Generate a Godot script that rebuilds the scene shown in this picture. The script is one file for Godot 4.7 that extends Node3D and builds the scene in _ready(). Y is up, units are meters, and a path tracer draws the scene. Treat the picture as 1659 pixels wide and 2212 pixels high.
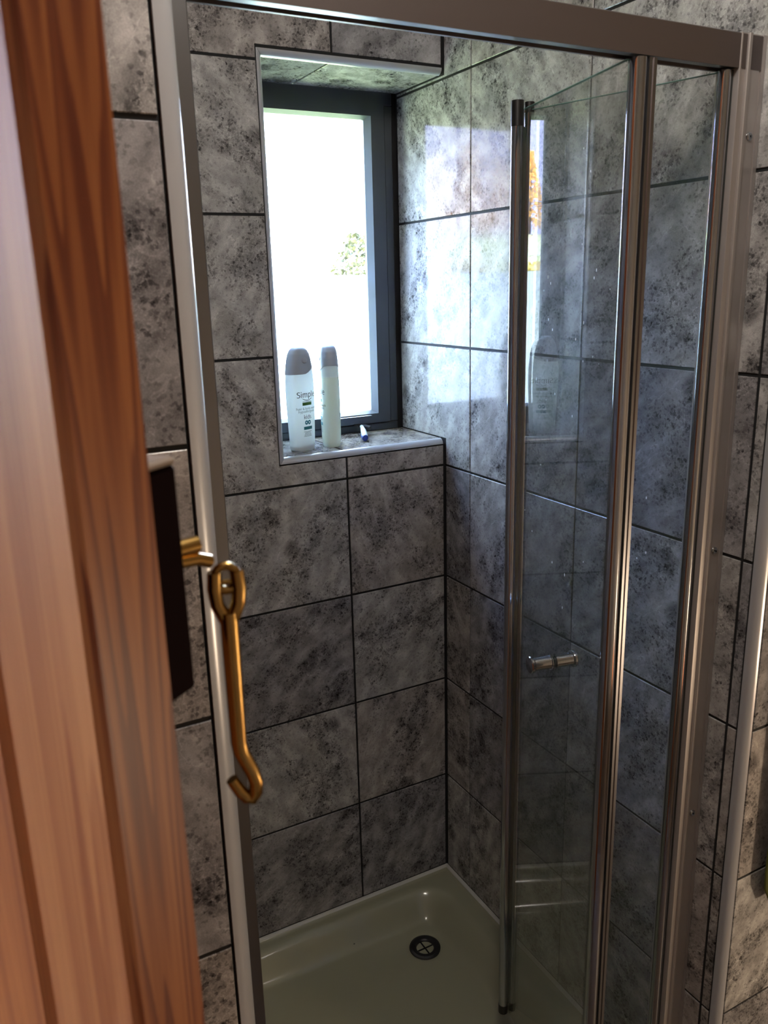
extends Node3D
# A tiled shower cubicle seen past an open pine door. Metres, y up.
# x = 0 is the tiled wall beside the shower, z = 0 the tiled wall with the window.

const JOINT := 0.0046
const ROW0 := 0.1578          # a horizontal joint of the tiling
const ROW := 0.25
const WALL_H := 2.4

var M := {}
var taken := {}
var rng := RandomNumberGenerator.new()


func _ready() -> void:
	rng.seed = 71
	# ---- camera, sky, sun, exposure
	var cam := Camera3D.new()
	cam.name = "camera"
	cam.fov = 63.267
	cam.near = 0.05
	cam.far = 4000.0
	cam.position = Vector3(-0.9343, 1.5333, 1.4754)
	cam.rotation = Vector3(-0.2672, -0.4883, -0.0258)
	var lens := CameraAttributesPhysical.new()
	lens.frustum_focal_length = 24.0 / (2.0 * tan(deg_to_rad(63.267) / 2.0))
	lens.frustum_focus_distance = 1.7
	lens.frustum_near = 0.05
	lens.frustum_far = 4000.0
	lens.exposure_aperture = 9.0
	cam.attributes = lens
	add_child(cam)
	cam.current = true

	var env := Environment.new()
	var sky := Sky.new()
	var air := ProceduralSkyMaterial.new()
	air.sky_top_color = Color(0.60, 0.72, 0.92)
	air.sky_horizon_color = Color(0.93, 0.95, 0.98)
	air.sky_curve = 0.12
	air.sky_energy_multiplier = 6.2
	air.ground_bottom_color = Color(0.30, 0.30, 0.26)
	air.ground_horizon_color = Color(0.62, 0.64, 0.62)
	air.ground_energy_multiplier = 2.0
	sky.sky_material = air
	env.background_mode = Environment.BG_SKY
	env.sky = sky
	env.tonemap_mode = Environment.TONE_MAPPER_LINEAR
	env.tonemap_exposure = 1.15
	env.sdfgi_enabled = true
	env.ssao_enabled = true
	env.ssil_enabled = true
	var we := WorldEnvironment.new()
	we.name = "world_environment"
	we.environment = env
	add_child(we)

	var sun := DirectionalLight3D.new()
	sun.name = "sun"
	sun.light_color = Color(1.0, 0.93, 0.82)
	sun.light_energy = 9.0
	sun.light_angular_distance = 0.5
	sun.shadow_enabled = true
	sun.sky_mode = DirectionalLight3D.SKY_MODE_LIGHT_ONLY
	add_child(sun)
	sun.look_at_from_position(Vector3(-3, 8, 14), Vector3(0, 0, 0))

	make_materials()
	build_shell()
	build_tiles()
	build_trims()
	build_window()
	build_tray()
	build_enclosure()
	build_folding_door()
	build_sill_things()
	build_room_door()
	build_fill_lamp()
	build_room_things()
	build_outside()


# ------------------------------------------------------------------ naming
func numbered(parent: Node, called: String) -> String:
	var key := str(parent.get_instance_id()) + called
	var n: int = taken.get(key, 0)
	taken[key] = n + 1
	return called if n == 0 else "%s_%03d" % [called, n]


func tag(o: Node, label: String, category: String, group := "", kind := "") -> void:
	if label != "":
		o.set_meta("label", label)
	if category != "":
		o.set_meta("category", category)
	if group != "":
		o.set_meta("group", group)
	if kind != "":
		o.set_meta("kind", kind)


func thing(called: String, at := Vector3.ZERO, turn := 0.0, parent: Node = self) -> Node3D:
	var o := Node3D.new()
	o.name = numbered(parent, called)
	parent.add_child(o, true)
	o.position = at
	o.rotation.y = turn
	return o


func put(called: String, b: Build, mat: Material, parent: Node = self) -> MeshInstance3D:
	var o := MeshInstance3D.new()
	o.mesh = b.done()
	o.material_override = mat
	o.name = numbered(parent, called)
	parent.add_child(o, true)
	return o


# ------------------------------------------------------------------ mesh building
class Build:
	var v := PackedVector3Array()
	var n := PackedVector3Array()
	var t := PackedVector2Array()
	var T := Transform3D.IDENTITY

	func tri(a: Vector3, b: Vector3, c: Vector3, na: Vector3, nb: Vector3, nc: Vector3, ta := Vector2.ZERO, tb := Vector2.ZERO, tc := Vector2.ZERO) -> void:
		var g := (b - a).cross(c - a)
		if g.length_squared() < 1e-18:
			return
		if (g.dot(na + nb + nc) > 0.0) == (T.basis.determinant() > 0.0):   # front faces run clockwise
			v.append_array([T * a, T * c, T * b]); n.append_array([T.basis * na, T.basis * nc, T.basis * nb]); t.append_array([ta, tc, tb])
		else:
			v.append_array([T * a, T * b, T * c]); n.append_array([T.basis * na, T.basis * nb, T.basis * nc]); t.append_array([ta, tb, tc])

	func quad(a: Vector3, b: Vector3, c: Vector3, d: Vector3, out: Vector3, ua := Vector2.ZERO, ub := Vector2.ZERO, uc := Vector2.ZERO, ud := Vector2.ZERO) -> void:
		var m := (c - a).cross(d - b).normalized()
		if m.dot(out) < 0.0:
			m = -m
		tri(a, b, c, m, m, m, ua, ub, uc)
		tri(a, c, d, m, m, m, ua, uc, ud)

	# box with chamfered edges; texture coordinates in metres, along the longest run
	func box(lo: Vector3, hi: Vector3, ch := 0.0) -> void:
		var c: float = min(ch, 0.49 * min(hi.x - lo.x, min(hi.y - lo.y, hi.z - lo.z)))
		var mid := (lo + hi) / 2.0
		for ax in 3:
			var p := (ax + 1) % 3
			var q := (ax + 2) % 3
			for s in [0, 1]:
				var f := Vector3.ZERO
				f[ax] = -1.0 if s == 0 else 1.0
				var k: Array[Vector3] = []
				var w: Array[Vector2] = []
				for e in [[0, 0], [1, 0], [1, 1], [0, 1]]:
					var x := Vector3.ZERO
					x[ax] = lo[ax] if s == 0 else hi[ax]
					x[p] = lo[p] + c if e[0] == 0 else hi[p] - c
					x[q] = lo[q] + c if e[1] == 0 else hi[q] - c
					k.append(x)
					w.append(uv(x, ax))
				quad(k[0], k[1], k[2], k[3], f, w[0], w[1], w[2], w[3])
		if c <= 0.0:
			return
		for ax in 3:
			var p := (ax + 1) % 3
			var q := (ax + 2) % 3
			for sp in [0, 1]:
				for sq in [0, 1]:
					var k: Array[Vector3] = []
					for e in [[0, 0], [1, 0], [1, 1], [0, 1]]:
						var x := Vector3.ZERO
						x[ax] = lo[ax] + c if e[0] == 0 else hi[ax] - c
						x[p] = (lo[p] if sp == 0 else hi[p]) if e[1] == 0 else (lo[p] + c if sp == 0 else hi[p] - c)
						x[q] = (lo[q] + c if sq == 0 else hi[q] - c) if e[1] == 0 else (lo[q] if sq == 0 else hi[q])
						k.append(x)
					quad(k[0], k[1], k[2], k[3], (k[0] + k[2]) / 2.0 - mid, uv(k[0], p), uv(k[1], p), uv(k[2], p), uv(k[3], p))
		for sx in [0, 1]:
			for sy in [0, 1]:
				for sz in [0, 1]:
					var o := Vector3(lo.x if sx == 0 else hi.x, lo.y if sy == 0 else hi.y, lo.z if sz == 0 else hi.z)
					var i := Vector3(c if sx == 0 else -c, c if sy == 0 else -c, c if sz == 0 else -c)
					var a := o + Vector3(0, i.y, i.z)
					var b := o + Vector3(i.x, 0, i.z)
					var d := o + Vector3(i.x, i.y, 0)
					var m := (b - a).cross(d - a).normalized()
					if m.dot(o - mid) < 0.0:
						m = -m
					tri(a, b, d, m, m, m, uv(a, 0), uv(b, 0), uv(d, 0))

	func uv(x: Vector3, ax: int) -> Vector2:
		if ax == 0: return Vector2(x.z, x.y)
		if ax == 1: return Vector2(x.x, x.z)
		return Vector2(x.x, x.y)

	# a closed outline (x, y of the frame F) carried along F's z from 0 to length
	func prism(pts: PackedVector2Array, F: Transform3D, length: float, soft := 50.0, shift0 = null, shift1 = null) -> void:
		var keep := T
		T = T * F
		var k := pts.size()
		var way := 1.0 if not Geometry2D.is_polygon_clockwise(pts) else -1.0
		var en: Array[Vector3] = []
		for i in k:
			var d := (pts[(i + 1) % k] - pts[i]).normalized()
			en.append(Vector3(d.y, -d.x, 0) * way)
		var lim := cos(deg_to_rad(soft))
		for i in k:
			var j := (i + 1) % k
			var a := en[i]
			var b := en[i]
			if en[(i + k - 1) % k].dot(en[i]) > lim: a = (en[(i + k - 1) % k] + en[i]).normalized()
			if en[j].dot(en[i]) > lim: b = (en[j] + en[i]).normalized()
			var z00: float = shift0.call(pts[i]) if shift0 != null else 0.0
			var z01: float = shift0.call(pts[j]) if shift0 != null else 0.0
			var z10: float = length + (shift1.call(pts[i]) if shift1 != null else 0.0)
			var z11: float = length + (shift1.call(pts[j]) if shift1 != null else 0.0)
			var p0 := Vector3(pts[i].x, pts[i].y, z00)
			var p1 := Vector3(pts[j].x, pts[j].y, z01)
			var p2 := Vector3(pts[j].x, pts[j].y, z11)
			var p3 := Vector3(pts[i].x, pts[i].y, z10)
			tri(p0, p1, p2, a, b, b)
			tri(p0, p2, p3, a, b, a)
		var ix := Geometry2D.triangulate_polygon(pts)
		for i in range(0, ix.size(), 3):
			for s in [0, 1]:
				var w: Array[Vector3] = []
				for e in 3:
					var q := pts[ix[i + e]]
					var z: float = (shift0.call(q) if shift0 != null else 0.0) if s == 0 else length + (shift1.call(q) if shift1 != null else 0.0)
					w.append(Vector3(q.x, q.y, z))
				var m := Vector3(0, 0, -1.0 if s == 0 else 1.0)
				tri(w[0], w[1], w[2], m, m, m)
		T = keep

	# upright prism: outline in plan (x, z), from y0 to y1
	func upright(pts: PackedVector2Array, y0: float, y1: float, soft := 50.0) -> void:
		var q := PackedVector2Array()
		for p in pts:
			q.append(Vector2(p.x, -p.y))
		prism(q, Transform3D(Basis(Vector3(1, 0, 0), Vector3(0, 0, -1), Vector3(0, 1, 0)), Vector3(0, y0, 0)), y1 - y0, soft)

	# rings of equally many points, first to last, closed at both ends
	func loft(rings: Array, caps := true, soft := true) -> void:
		var R := rings.size()
		var k: int = rings[0].size()
		var nn: Array = []
		for i in R:
			var row := PackedVector3Array()
			var mid := Vector3.ZERO
			for p in rings[i]: mid += p
			mid /= k
			for j in k:
				var along: Vector3 = rings[mini(i + 1, R - 1)][j] - rings[maxi(i - 1, 0)][j]
				var round_: Vector3 = rings[i][(j + 1) % k] - rings[i][(j + k - 1) % k]
				var m := round_.cross(along).normalized()
				if m.length_squared() < 0.5: m = (rings[i][j] - mid).normalized()
				if m.dot(rings[i][j] - mid) < -1e-7: m = -m
				row.append(m)
			nn.append(row)
		for i in R - 1:
			for j in k:
				var j2 := (j + 1) % k
				tri(rings[i][j], rings[i][j2], rings[i + 1][j2], nn[i][j], nn[i][j2], nn[i + 1][j2], Vector2(float(j) / k, float(i) / R), Vector2(float(j + 1) / k, float(i) / R), Vector2(float(j + 1) / k, float(i + 1) / R))
				tri(rings[i][j], rings[i + 1][j2], rings[i + 1][j], nn[i][j], nn[i + 1][j2], nn[i + 1][j], Vector2(float(j) / k, float(i) / R), Vector2(float(j + 1) / k, float(i + 1) / R), Vector2(float(j) / k, float(i + 1) / R))
		if not caps:
			return
		for e in [0, R - 1]:
			var mid := Vector3.ZERO
			for p in rings[e]: mid += p
			mid /= k
			var o := Vector3.ZERO
			for p in rings[1 if e == 0 else R - 2]: o += p
			var out := (mid - o / k).normalized()
			for j in k:
				tri(mid, rings[e][j], rings[e][(j + 1) % k], out, out, out)

	func tube(path: PackedVector3Array, r: float, seg := 12, r1 := -1.0) -> void:
		var rings := []
		var side := Vector3.ZERO
		for i in path.size():
			var d := (path[mini(i + 1, path.size() - 1)] - path[maxi(i - 1, 0)]).normalized()
			if side == Vector3.ZERO:
				side = d.cross(Vector3.UP if absf(d.y) < 0.9 else Vector3.RIGHT).normalized()
			side = (side - d * side.dot(d)).normalized()
			var other := d.cross(side)
			var rr := r if r1 < 0.0 else lerpf(r, r1, float(i) / (path.size() - 1))
			var ring := PackedVector3Array()
			for j in seg:
				var a := TAU * j / seg
				ring.append(path[i] + (side * cos(a) + other * sin(a)) * rr)
			rings.append(ring)
		loft(rings)

	# profile of (radius, height) turned round the y axis of F
	func lathe(prof: PackedVector2Array, F: Transform3D, seg := 24) -> void:
		var keep := T
		T = T * F
		for i in prof.size() - 1:
			var d := prof[i + 1] - prof[i]
			for j in seg:
				var a := TAU * j / seg
				var b := TAU * (j + 1) / seg
				var p: Array[Vector3] = []
				var m: Array[Vector3] = []
				for e in [[i, a], [i, b], [i + 1, b], [i + 1, a]]:
					var ang: float = e[1]
					var q := prof[e[0]]
					p.append(Vector3(q.x * cos(ang), q.y, q.x * sin(ang)))
					var w := Vector2(d.y, -d.x).normalized()
					m.append(Vector3(w.x * cos(ang), w.y, w.x * sin(ang)))
				tri(p[0], p[1], p[2], m[0], m[1], m[2])
				tri(p[0], p[2], p[3], m[0], m[2], m[3])
		T = keep

	func ball(c: Vector3, r: Vector3, seg := 16) -> void:
		var rings := []
		for i in range(1, seg):
			var a := PI * i / seg
			var ring := PackedVector3Array()
			for j in seg:
				var b := TAU * j / seg
				ring.append(c + Vector3(r.x * sin(a) * cos(b), r.y * cos(a), r.z * sin(a) * sin(b)))
			rings.append(ring)
		loft(rings)

	func done() -> ArrayMesh:
		var arr := []
		arr.resize(Mesh.ARRAY_MAX)
		arr[Mesh.ARRAY_VERTEX] = v
		arr[Mesh.ARRAY_NORMAL] = n
		arr[Mesh.ARRAY_TEX_UV] = t
		var m := ArrayMesh.new()
		m.add_surface_from_arrays(Mesh.PRIMITIVE_TRIANGLES, arr)
		return m


func circle(c: Vector2, r: float, seg := 20) -> PackedVector2Array:
	var q := PackedVector2Array()
	for i in seg:
		q.append(c + Vector2(cos(TAU * i / seg), sin(TAU * i / seg)) * r)
	return q


func round_rect(lo: Vector2, hi: Vector2, r: float, seg := 5) -> PackedVector2Array:
	var q := PackedVector2Array()
	var cs := [Vector2(hi.x - r, hi.y - r), Vector2(lo.x + r, hi.y - r), Vector2(lo.x + r, lo.y + r), Vector2(hi.x - r, lo.y + r)]
	for c in 4:
		for i in seg + 1:
			var a := PI / 2 * (c + float(i) / seg)
			q.append(cs[c] + Vector2(cos(a), sin(a)) * r)
	return q


# ------------------------------------------------------------------ materials
func std(col: Color, rough: float, metal := 0.0, spec := 0.5) -> StandardMaterial3D:
	var m := StandardMaterial3D.new()
	m.albedo_color = col
	m.roughness = rough
	m.metallic = metal
	m.metallic_specular = spec
	return m


func noise(kind: int, freq: float, sd: int, octaves := 0, ret := 0, warp := 0.0, warp_freq := 0.02) -> FastNoiseLite:
	var f := FastNoiseLite.new()
	f.noise_type = kind
	f.frequency = freq
	f.seed = sd
	f.fractal_type = FastNoiseLite.FRACTAL_FBM if octaves > 0 else FastNoiseLite.FRACTAL_NONE
	f.fractal_octaves = maxi(octaves, 1)
	f.cellular_return_type = ret
	f.cellular_jitter = 1.0
	if warp > 0.0:
		f.domain_warp_enabled = true
		f.domain_warp_amplitude = warp
		f.domain_warp_frequency = warp_freq
		f.domain_warp_fractal_octaves = 3
	return f


func bytes(f: FastNoiseLite, w: int, h: int) -> PackedByteArray:
	return f.get_image(w, h, false, false, true).get_data()


func stretched(f: FastNoiseLite, w: int, h: int, big_w: int, big_h: int) -> PackedByteArray:
	var im := f.get_image(w, h, false, false, true)
	im.resize(big_w, big_h, Image.INTERPOLATE_CUBIC)
	return im.get_data()


func step_table(lo: float, hi: float) -> PackedFloat32Array:
	var q := PackedFloat32Array()
	for i in 256:
		q.append(smoothstep(lo, hi, i / 255.0))
	return q


# breccia marble: mid-grey ground, masses of small dark clasts with a pale net between them, stray specks
func marble() -> ImageTexture:
	var S := 2048
	var C := FastNoiseLite.TYPE_CELLULAR
	var X := FastNoiseLite.TYPE_SIMPLEX
	var cv := FastNoiseLite.RETURN_CELL_VALUE
	var ce := FastNoiseLite.RETURN_DISTANCE2_SUB
	var a_v := bytes(noise(C, 0.021, 11, 0, cv, 60.0, 0.014), S, S)
	var b_v := bytes(noise(C, 0.055, 12, 0, cv, 26.0, 0.03), S, S)
	var b_e := bytes(noise(C, 0.055, 12, 0, ce, 26.0, 0.03), S, S)
	var c_v := bytes(noise(C, 0.13, 13, 0, cv, 12.0, 0.07), S, S)
	var c_e := bytes(noise(C, 0.13, 13, 0, ce, 12.0, 0.07), S, S)
	var d_v := bytes(noise(C, 0.21, 20, 0, cv, 6.0, 0.1), S, S)
	var cloud := stretched(noise(X, 0.0060, 14, 6), S, 1050, S, S)
	var tone := stretched(noise(X, 0.014, 15, 6), S, 1200, S, S)
	var rid := noise(X, 0.016, 16, 5)
	rid.fractal_type = FastNoiseLite.FRACTAL_RIDGED
	var net := bytes(rid, S, S)
	var vein := stretched(noise(X, 0.006, 19, 5), S, 700, S, S)
	var grain := bytes(noise(X, 0.3, 17, 2), S, S)
	var cl := step_table(0.36, 0.80)
	var cl2 := step_table(0.22, 0.66)
	var hole := step_table(0.0, 0.14)
	var net_t := step_table(0.82, 0.97)
	var speck := step_table(0.86, 0.92)
	var big := step_table(0.905, 0.915)
	var white := step_table(0.93, 0.95)
	var vt := PackedFloat32Array()
	for i in 256:
		vt.append(clampf(1.0 - absf(i / 255.0 - 0.5) / 0.012, 0.0, 1.0))
	var out := PackedByteArray()
	out.resize(S * S * 3)
	var k := 0
	for i in S * S:
		var m := cl[cloud[i]]
		var m2 := cl2[cloud[i]]
		var inb := hole[b_e[i]]
		var inc := hole[c_e[i]]
		var l: float = 160.0 + (tone[i] - 128) * 0.24 + (grain[i] - 128) * 0.10 + (a_v[i] - 128) * 0.045 + (c_v[i] - 128) * 0.05
		l -= m * (5.0 + 36.0 * (b_v[i] / 255.0) * inb + 26.0 * (c_v[i] / 255.0) * inc)
		l += (0.25 + 0.75 * m) * (1.0 - inc) * 20.0
		l -= m2 * speck[d_v[i]] * 34.0 + (1.0 - m) * speck[d_v[i]] * 14.0
		l -= (0.15 + 0.85 * m2) * speck[c_v[i]] * inc * 34.0
		l -= big[a_v[i]] * m2 * 34.0
		l += white[255 - a_v[i]] * m2 * 20.0
		l += net_t[net[i]] * (22.0 + 36.0 * m) + vt[vein[i]] * 26.0
		var dk := clampf((156.0 - l) / 80.0, 0.0, 1.0)
		out[k] = clampi(int(l + 1.0), 0, 255)
		out[k + 1] = clampi(int(l), 0, 255)
		out[k + 2] = clampi(int(l - 1.0 + dk * 2.0), 0, 255)
		k += 3
	var im := Image.create_from_data(S, S, false, Image.FORMAT_RGB8, out)
	im.generate_mipmaps()
	return ImageTexture.create_from_image(im)


# flat-sawn pine: bands of late wood, warped into long arches, with a fine fibre
func pine(deep: Color, light: Color, sd: int) -> ImageTexture:
	var W := 512
	var H := 1024
	var warp := stretched(noise(FastNoiseLite.TYPE_SIMPLEX, 0.005, sd, 2), W, 130, W, H)
	var fibre := stretched(noise(FastNoiseLite.TYPE_SIMPLEX, 0.16, sd + 1, 3), W, 48, W, H)
	var patch := stretched(noise(FastNoiseLite.TYPE_SIMPLEX, 0.012, sd + 2, 2), W, 400, W, H)
	var out := PackedByteArray()
	out.resize(W * H * 3)
	var k := 0
	for y in H:
		for x in W:
			var i := y * W + x
			var r := warp[i] / 255.0 * 3.2 + float(x) / W * 4.0
			var f := r - floorf(r)
			var late := smoothstep(0.35, 0.92, f) * (1.0 - smoothstep(0.92, 1.0, f))
			var s := clampf(late * 0.36 + (fibre[i] - 128) / 255.0 * 0.35 + (patch[i] - 128) / 255.0 * 0.3 + 0.15, 0.0, 1.0)
			out[k] = int(255.0 * lerpf(light.r, deep.r, s))
			out[k + 1] = int(255.0 * lerpf(light.g, deep.g, s))
			out[k + 2] = int(255.0 * lerpf(light.b, deep.b, s))
			k += 3
	var im := Image.create_from_data(W, H, false, Image.FORMAT_RGB8, out)
	im.generate_mipmaps()
	return ImageTexture.create_from_image(im)


# the lock stile: one half straight-grained face, the other half the flat-sawn edge with nested arches
func pine_stile(deep: Color, light: Color, sd: int) -> ImageTexture:
	var W := 512
	var H := 1024
	var warp := stretched(noise(FastNoiseLite.TYPE_SIMPLEX, 0.007, sd, 3), W, 200, W, H)
	var fibre := stretched(noise(FastNoiseLite.TYPE_SIMPLEX, 0.14, sd + 1, 3), W, 40, W, H)
	var patch_ := stretched(noise(FastNoiseLite.TYPE_SIMPLEX, 0.012, sd + 2, 2), W, 300, W, H)
	var out := PackedByteArray()
	out.resize(W * H * 3)
	var k := 0
	for y in H:
		for x in W:
			var i := y * W + x
			var u := float(x) / W
			var w := warp[i] / 255.0
			var r := w * 1.6 + u * 6.0
			var gain := 0.30
			if u > 0.5:
				var q := (u - 0.86) / 0.15
				r = float(y) / H * 15.0 - q * q * 1.7 + w * 3.0
				gain = 0.62
			var f := r - floorf(r)
			var late := smoothstep(0.25, 0.9, f) * (1.0 - smoothstep(0.93, 1.0, f))
			var s := clampf(late * gain + (fibre[i] - 128) / 255.0 * 0.30 + (patch_[i] - 128) / 255.0 * 0.3 + (0.30 if u > 0.5 else 0.14), 0.0, 1.0)
			out[k] = int(255.0 * lerpf(light.r, deep.r, s))
			out[k + 1] = int(255.0 * lerpf(light.g, deep.g, s))
			out[k + 2] = int(255.0 * lerpf(light.b, deep.b, s))
			k += 3
	var im := Image.create_from_data(W, H, false, Image.FORMAT_RGB8, out)
	im.generate_mipmaps()
	return ImageTexture.create_from_image(im)


func ramp_noise(freq: float, sd: int, cols: Array, size := 512, octaves := 4) -> NoiseTexture2D:
	var t := NoiseTexture2D.new()
	t.width = size
	t.height = size
	t.seamless = true
	t.noise = noise(FastNoiseLite.TYPE_SIMPLEX, freq, sd, octaves)
	var g := Gradient.new()
	g.offsets = PackedFloat32Array([0.25, 0.5, 0.75])
	g.colors = PackedColorArray([cols[0], cols[1], cols[2]])
	t.color_ramp = g
	return t


func make_materials() -> void:
	var tex := marble()
	var tints := [Color(1, 1, 1), Color(0.86, 0.86, 0.88), Color(0.96, 0.94, 0.93)]
	M.tile = []
	for c in tints:
		var m := std(c, 0.08, 0.0, 0.36)
		m.albedo_texture = tex
		M.tile.append(m)
	M.grout = std(Color(0.08, 0.085, 0.095), 0.85)
	M.trim = std(Color(0.68, 0.69, 0.71), 0.28, 0.3)
	M.plaster = std(Color(0.68, 0.64, 0.59), 0.9)
	M.white = std(Color(0.80, 0.79, 0.76), 0.85)
	M.floor = std(Color(0.36, 0.30, 0.25), 0.5)
	M.floor.albedo_texture = ramp_noise(0.02, 5, [Color(0.8, 0.8, 0.8), Color(0.92, 0.92, 0.92), Color(1, 1, 1)])
	M.floor.uv1_triplanar = true
	M.frame = std(Color(0.20, 0.22, 0.245), 0.38)
	M.gasket = std(Color(0.035, 0.037, 0.04), 0.6)
	M.bead = std(Color(0.42, 0.45, 0.48), 0.4)
	M.pane = std(Color(0.9, 0.95, 0.95, 0.03), 0.02)
	M.pane.transparency = BaseMaterial3D.TRANSPARENCY_ALPHA
	M.film = std(Color(0.92, 0.93, 0.94), 0.6)
	M.film.backlight_enabled = true
	M.film.backlight = Color(1.6, 1.6, 1.6)
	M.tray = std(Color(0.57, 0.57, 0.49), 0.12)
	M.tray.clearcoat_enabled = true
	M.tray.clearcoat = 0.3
	M.sealant = std(Color(0.72, 0.72, 0.70), 0.4)
	M.chrome = std(Color(0.68, 0.70, 0.73), 0.10, 1.0)
	M.satin = std(Color(0.50, 0.50, 0.51), 0.34, 1.0)
	M.alu = std(Color(0.42, 0.39, 0.385), 0.40, 0.8)
	M.post = std(Color(0.68, 0.66, 0.65), 0.34, 0.6)
	M.dark = std(Color(0.07, 0.065, 0.065), 0.35)
	M.seal = std(Color(0.16, 0.18, 0.18), 0.35)
	M.glass = std(Color(0.26, 0.36, 0.31, 0.12), 0.015)
	M.glass.transparency = BaseMaterial3D.TRANSPARENCY_ALPHA
	M.glass_edge = std(Color(0.42, 0.55, 0.52), 0.15)
	M.glass_edge.backlight_enabled = true
	M.glass_edge.backlight = Color(0.4, 0.5, 0.48)
	M.drop = std(Color(0.86, 0.88, 0.90), 0.3)
	var grain := pine(Color(0.44, 0.21, 0.09), Color(0.74, 0.47, 0.27), 31)
	M.wood = std(Color(0.84, 0.77, 0.69), 0.42)
	M.wood.albedo_texture = grain
	M.wood.uv1_scale = Vector3(5.0, 0.48, 1)
	M.wood_edge = std(Color(0.84, 0.78, 0.71), 0.40)
	M.wood_edge.albedo_texture = pine_stile(Color(0.46, 0.21, 0.09), Color(0.78, 0.53, 0.33), 47)
	M.wood_edge.uv1_scale = Vector3(7.0, 0.48, 1)
	M.lock = std(Color(0.075, 0.030, 0.034), 0.7, 0.0, 0.12)
	M.lock_top = std(Color(0.55, 0.50, 0.46), 0.4)
	M.brass = std(Color(0.66, 0.53, 0.31), 0.18, 1.0)
	M.bottle = std(Color(0.88, 0.91, 0.92), 0.25)
	M.bottle.backlight_enabled = true
	M.bottle.backlight = Color(0.92, 0.94, 0.94)
	M.liquid = std(Color(0.86, 0.89, 0.86), 0.25)
	M.liquid.backlight_enabled = true
	M.liquid.backlight = Color(0.62, 0.65, 0.62)
	M.cream = std(Color(0.93, 0.92, 0.84), 0.3)
	M.cream.backlight_enabled = true
	M.cream.backlight = Color(1.0, 0.98, 0.88)
	M.cap = std(Color(0.58, 0.61, 0.64), 0.4)
	M.cap.backlight_enabled = true
	M.cap.backlight = Color(0.36, 0.37, 0.38)
	M.cap_dent = std(Color(0.60, 0.62, 0.65), 0.35)
	M.ink = std(Color(0.12, 0.16, 0.14), 0.5)
	M.ink_grey = std(Color(0.42, 0.46, 0.42), 0.5)
	M.ink_green = std(Color(0.22, 0.38, 0.12), 0.5)
	M.ink_teal = std(Color(0.16, 0.45, 0.50), 0.5)
	M.ink_purple = std(Color(0.22, 0.16, 0.28), 0.5)
	M.blue = std(Color(0.06, 0.16, 0.46), 0.35)
	M.razor_white = std(Color(0.80, 0.86, 0.92), 0.3)
	M.shade = std(Color(0.95, 0.9, 0.82), 0.5)
	M.shade.emission_enabled = true  # glowing lampshade of the two added lamps
	M.shade.emission = Color(1.0, 0.78, 0.52)
	M.shade.emission_energy_multiplier = 1.0
	M.grass = std(Color(1, 1, 1), 0.95)
	M.grass.albedo_texture = ramp_noise(0.03, 6, [Color(0.42, 0.44, 0.20), Color(0.62, 0.60, 0.30), Color(0.74, 0.70, 0.46)])
	M.grass.uv1_triplanar = true
	M.grass.uv1_world_triplanar = true
	M.grass.uv1_scale = Vector3(0.08, 0.08, 0.08)
	M.rock = std(Color(1, 1, 1), 0.95)
	M.rock.albedo_texture = ramp_noise(0.02, 7, [Color(0.34, 0.30, 0.36), Color(0.46, 0.42, 0.46), Color(0.56, 0.50, 0.50)])
	M.rock.uv1_triplanar = true
	M.rock.uv1_world_triplanar = true
	M.rock.uv1_scale = Vector3(0.01, 0.004, 0.01)
	M.larch = std(Color(0.86, 0.68, 0.36), 0.9)
	M.bark = std(Color(0.24, 0.17, 0.12), 0.9)
	M.leaf = std(Color(0.22, 0.22, 0.05), 0.85)
	M.hedge = std(Color(0.66, 0.56, 0.22), 0.9)
	M.towel = std(Color(0.30, 0.32, 0.10), 0.95)
	M.towel.rim_enabled = true
	M.towel.rim = 0.4
	M.rail = std(Color(0.70, 0.70, 0.68), 0.8)


# ------------------------------------------------------------------ the shell
func slab(called: String, boxes: Array, mat: Material, label: String, category: String) -> MeshInstance3D:
	var b := Build.new()
	for q in boxes:
		b.box(q[0], q[1])
	var o := put(called, b, mat)
	tag(o, label, category, "", "structure")
	return o


var back: MeshInstance3D
var side: MeshInstance3D
var part: MeshInstance3D
var ret: MeshInstance3D


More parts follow.
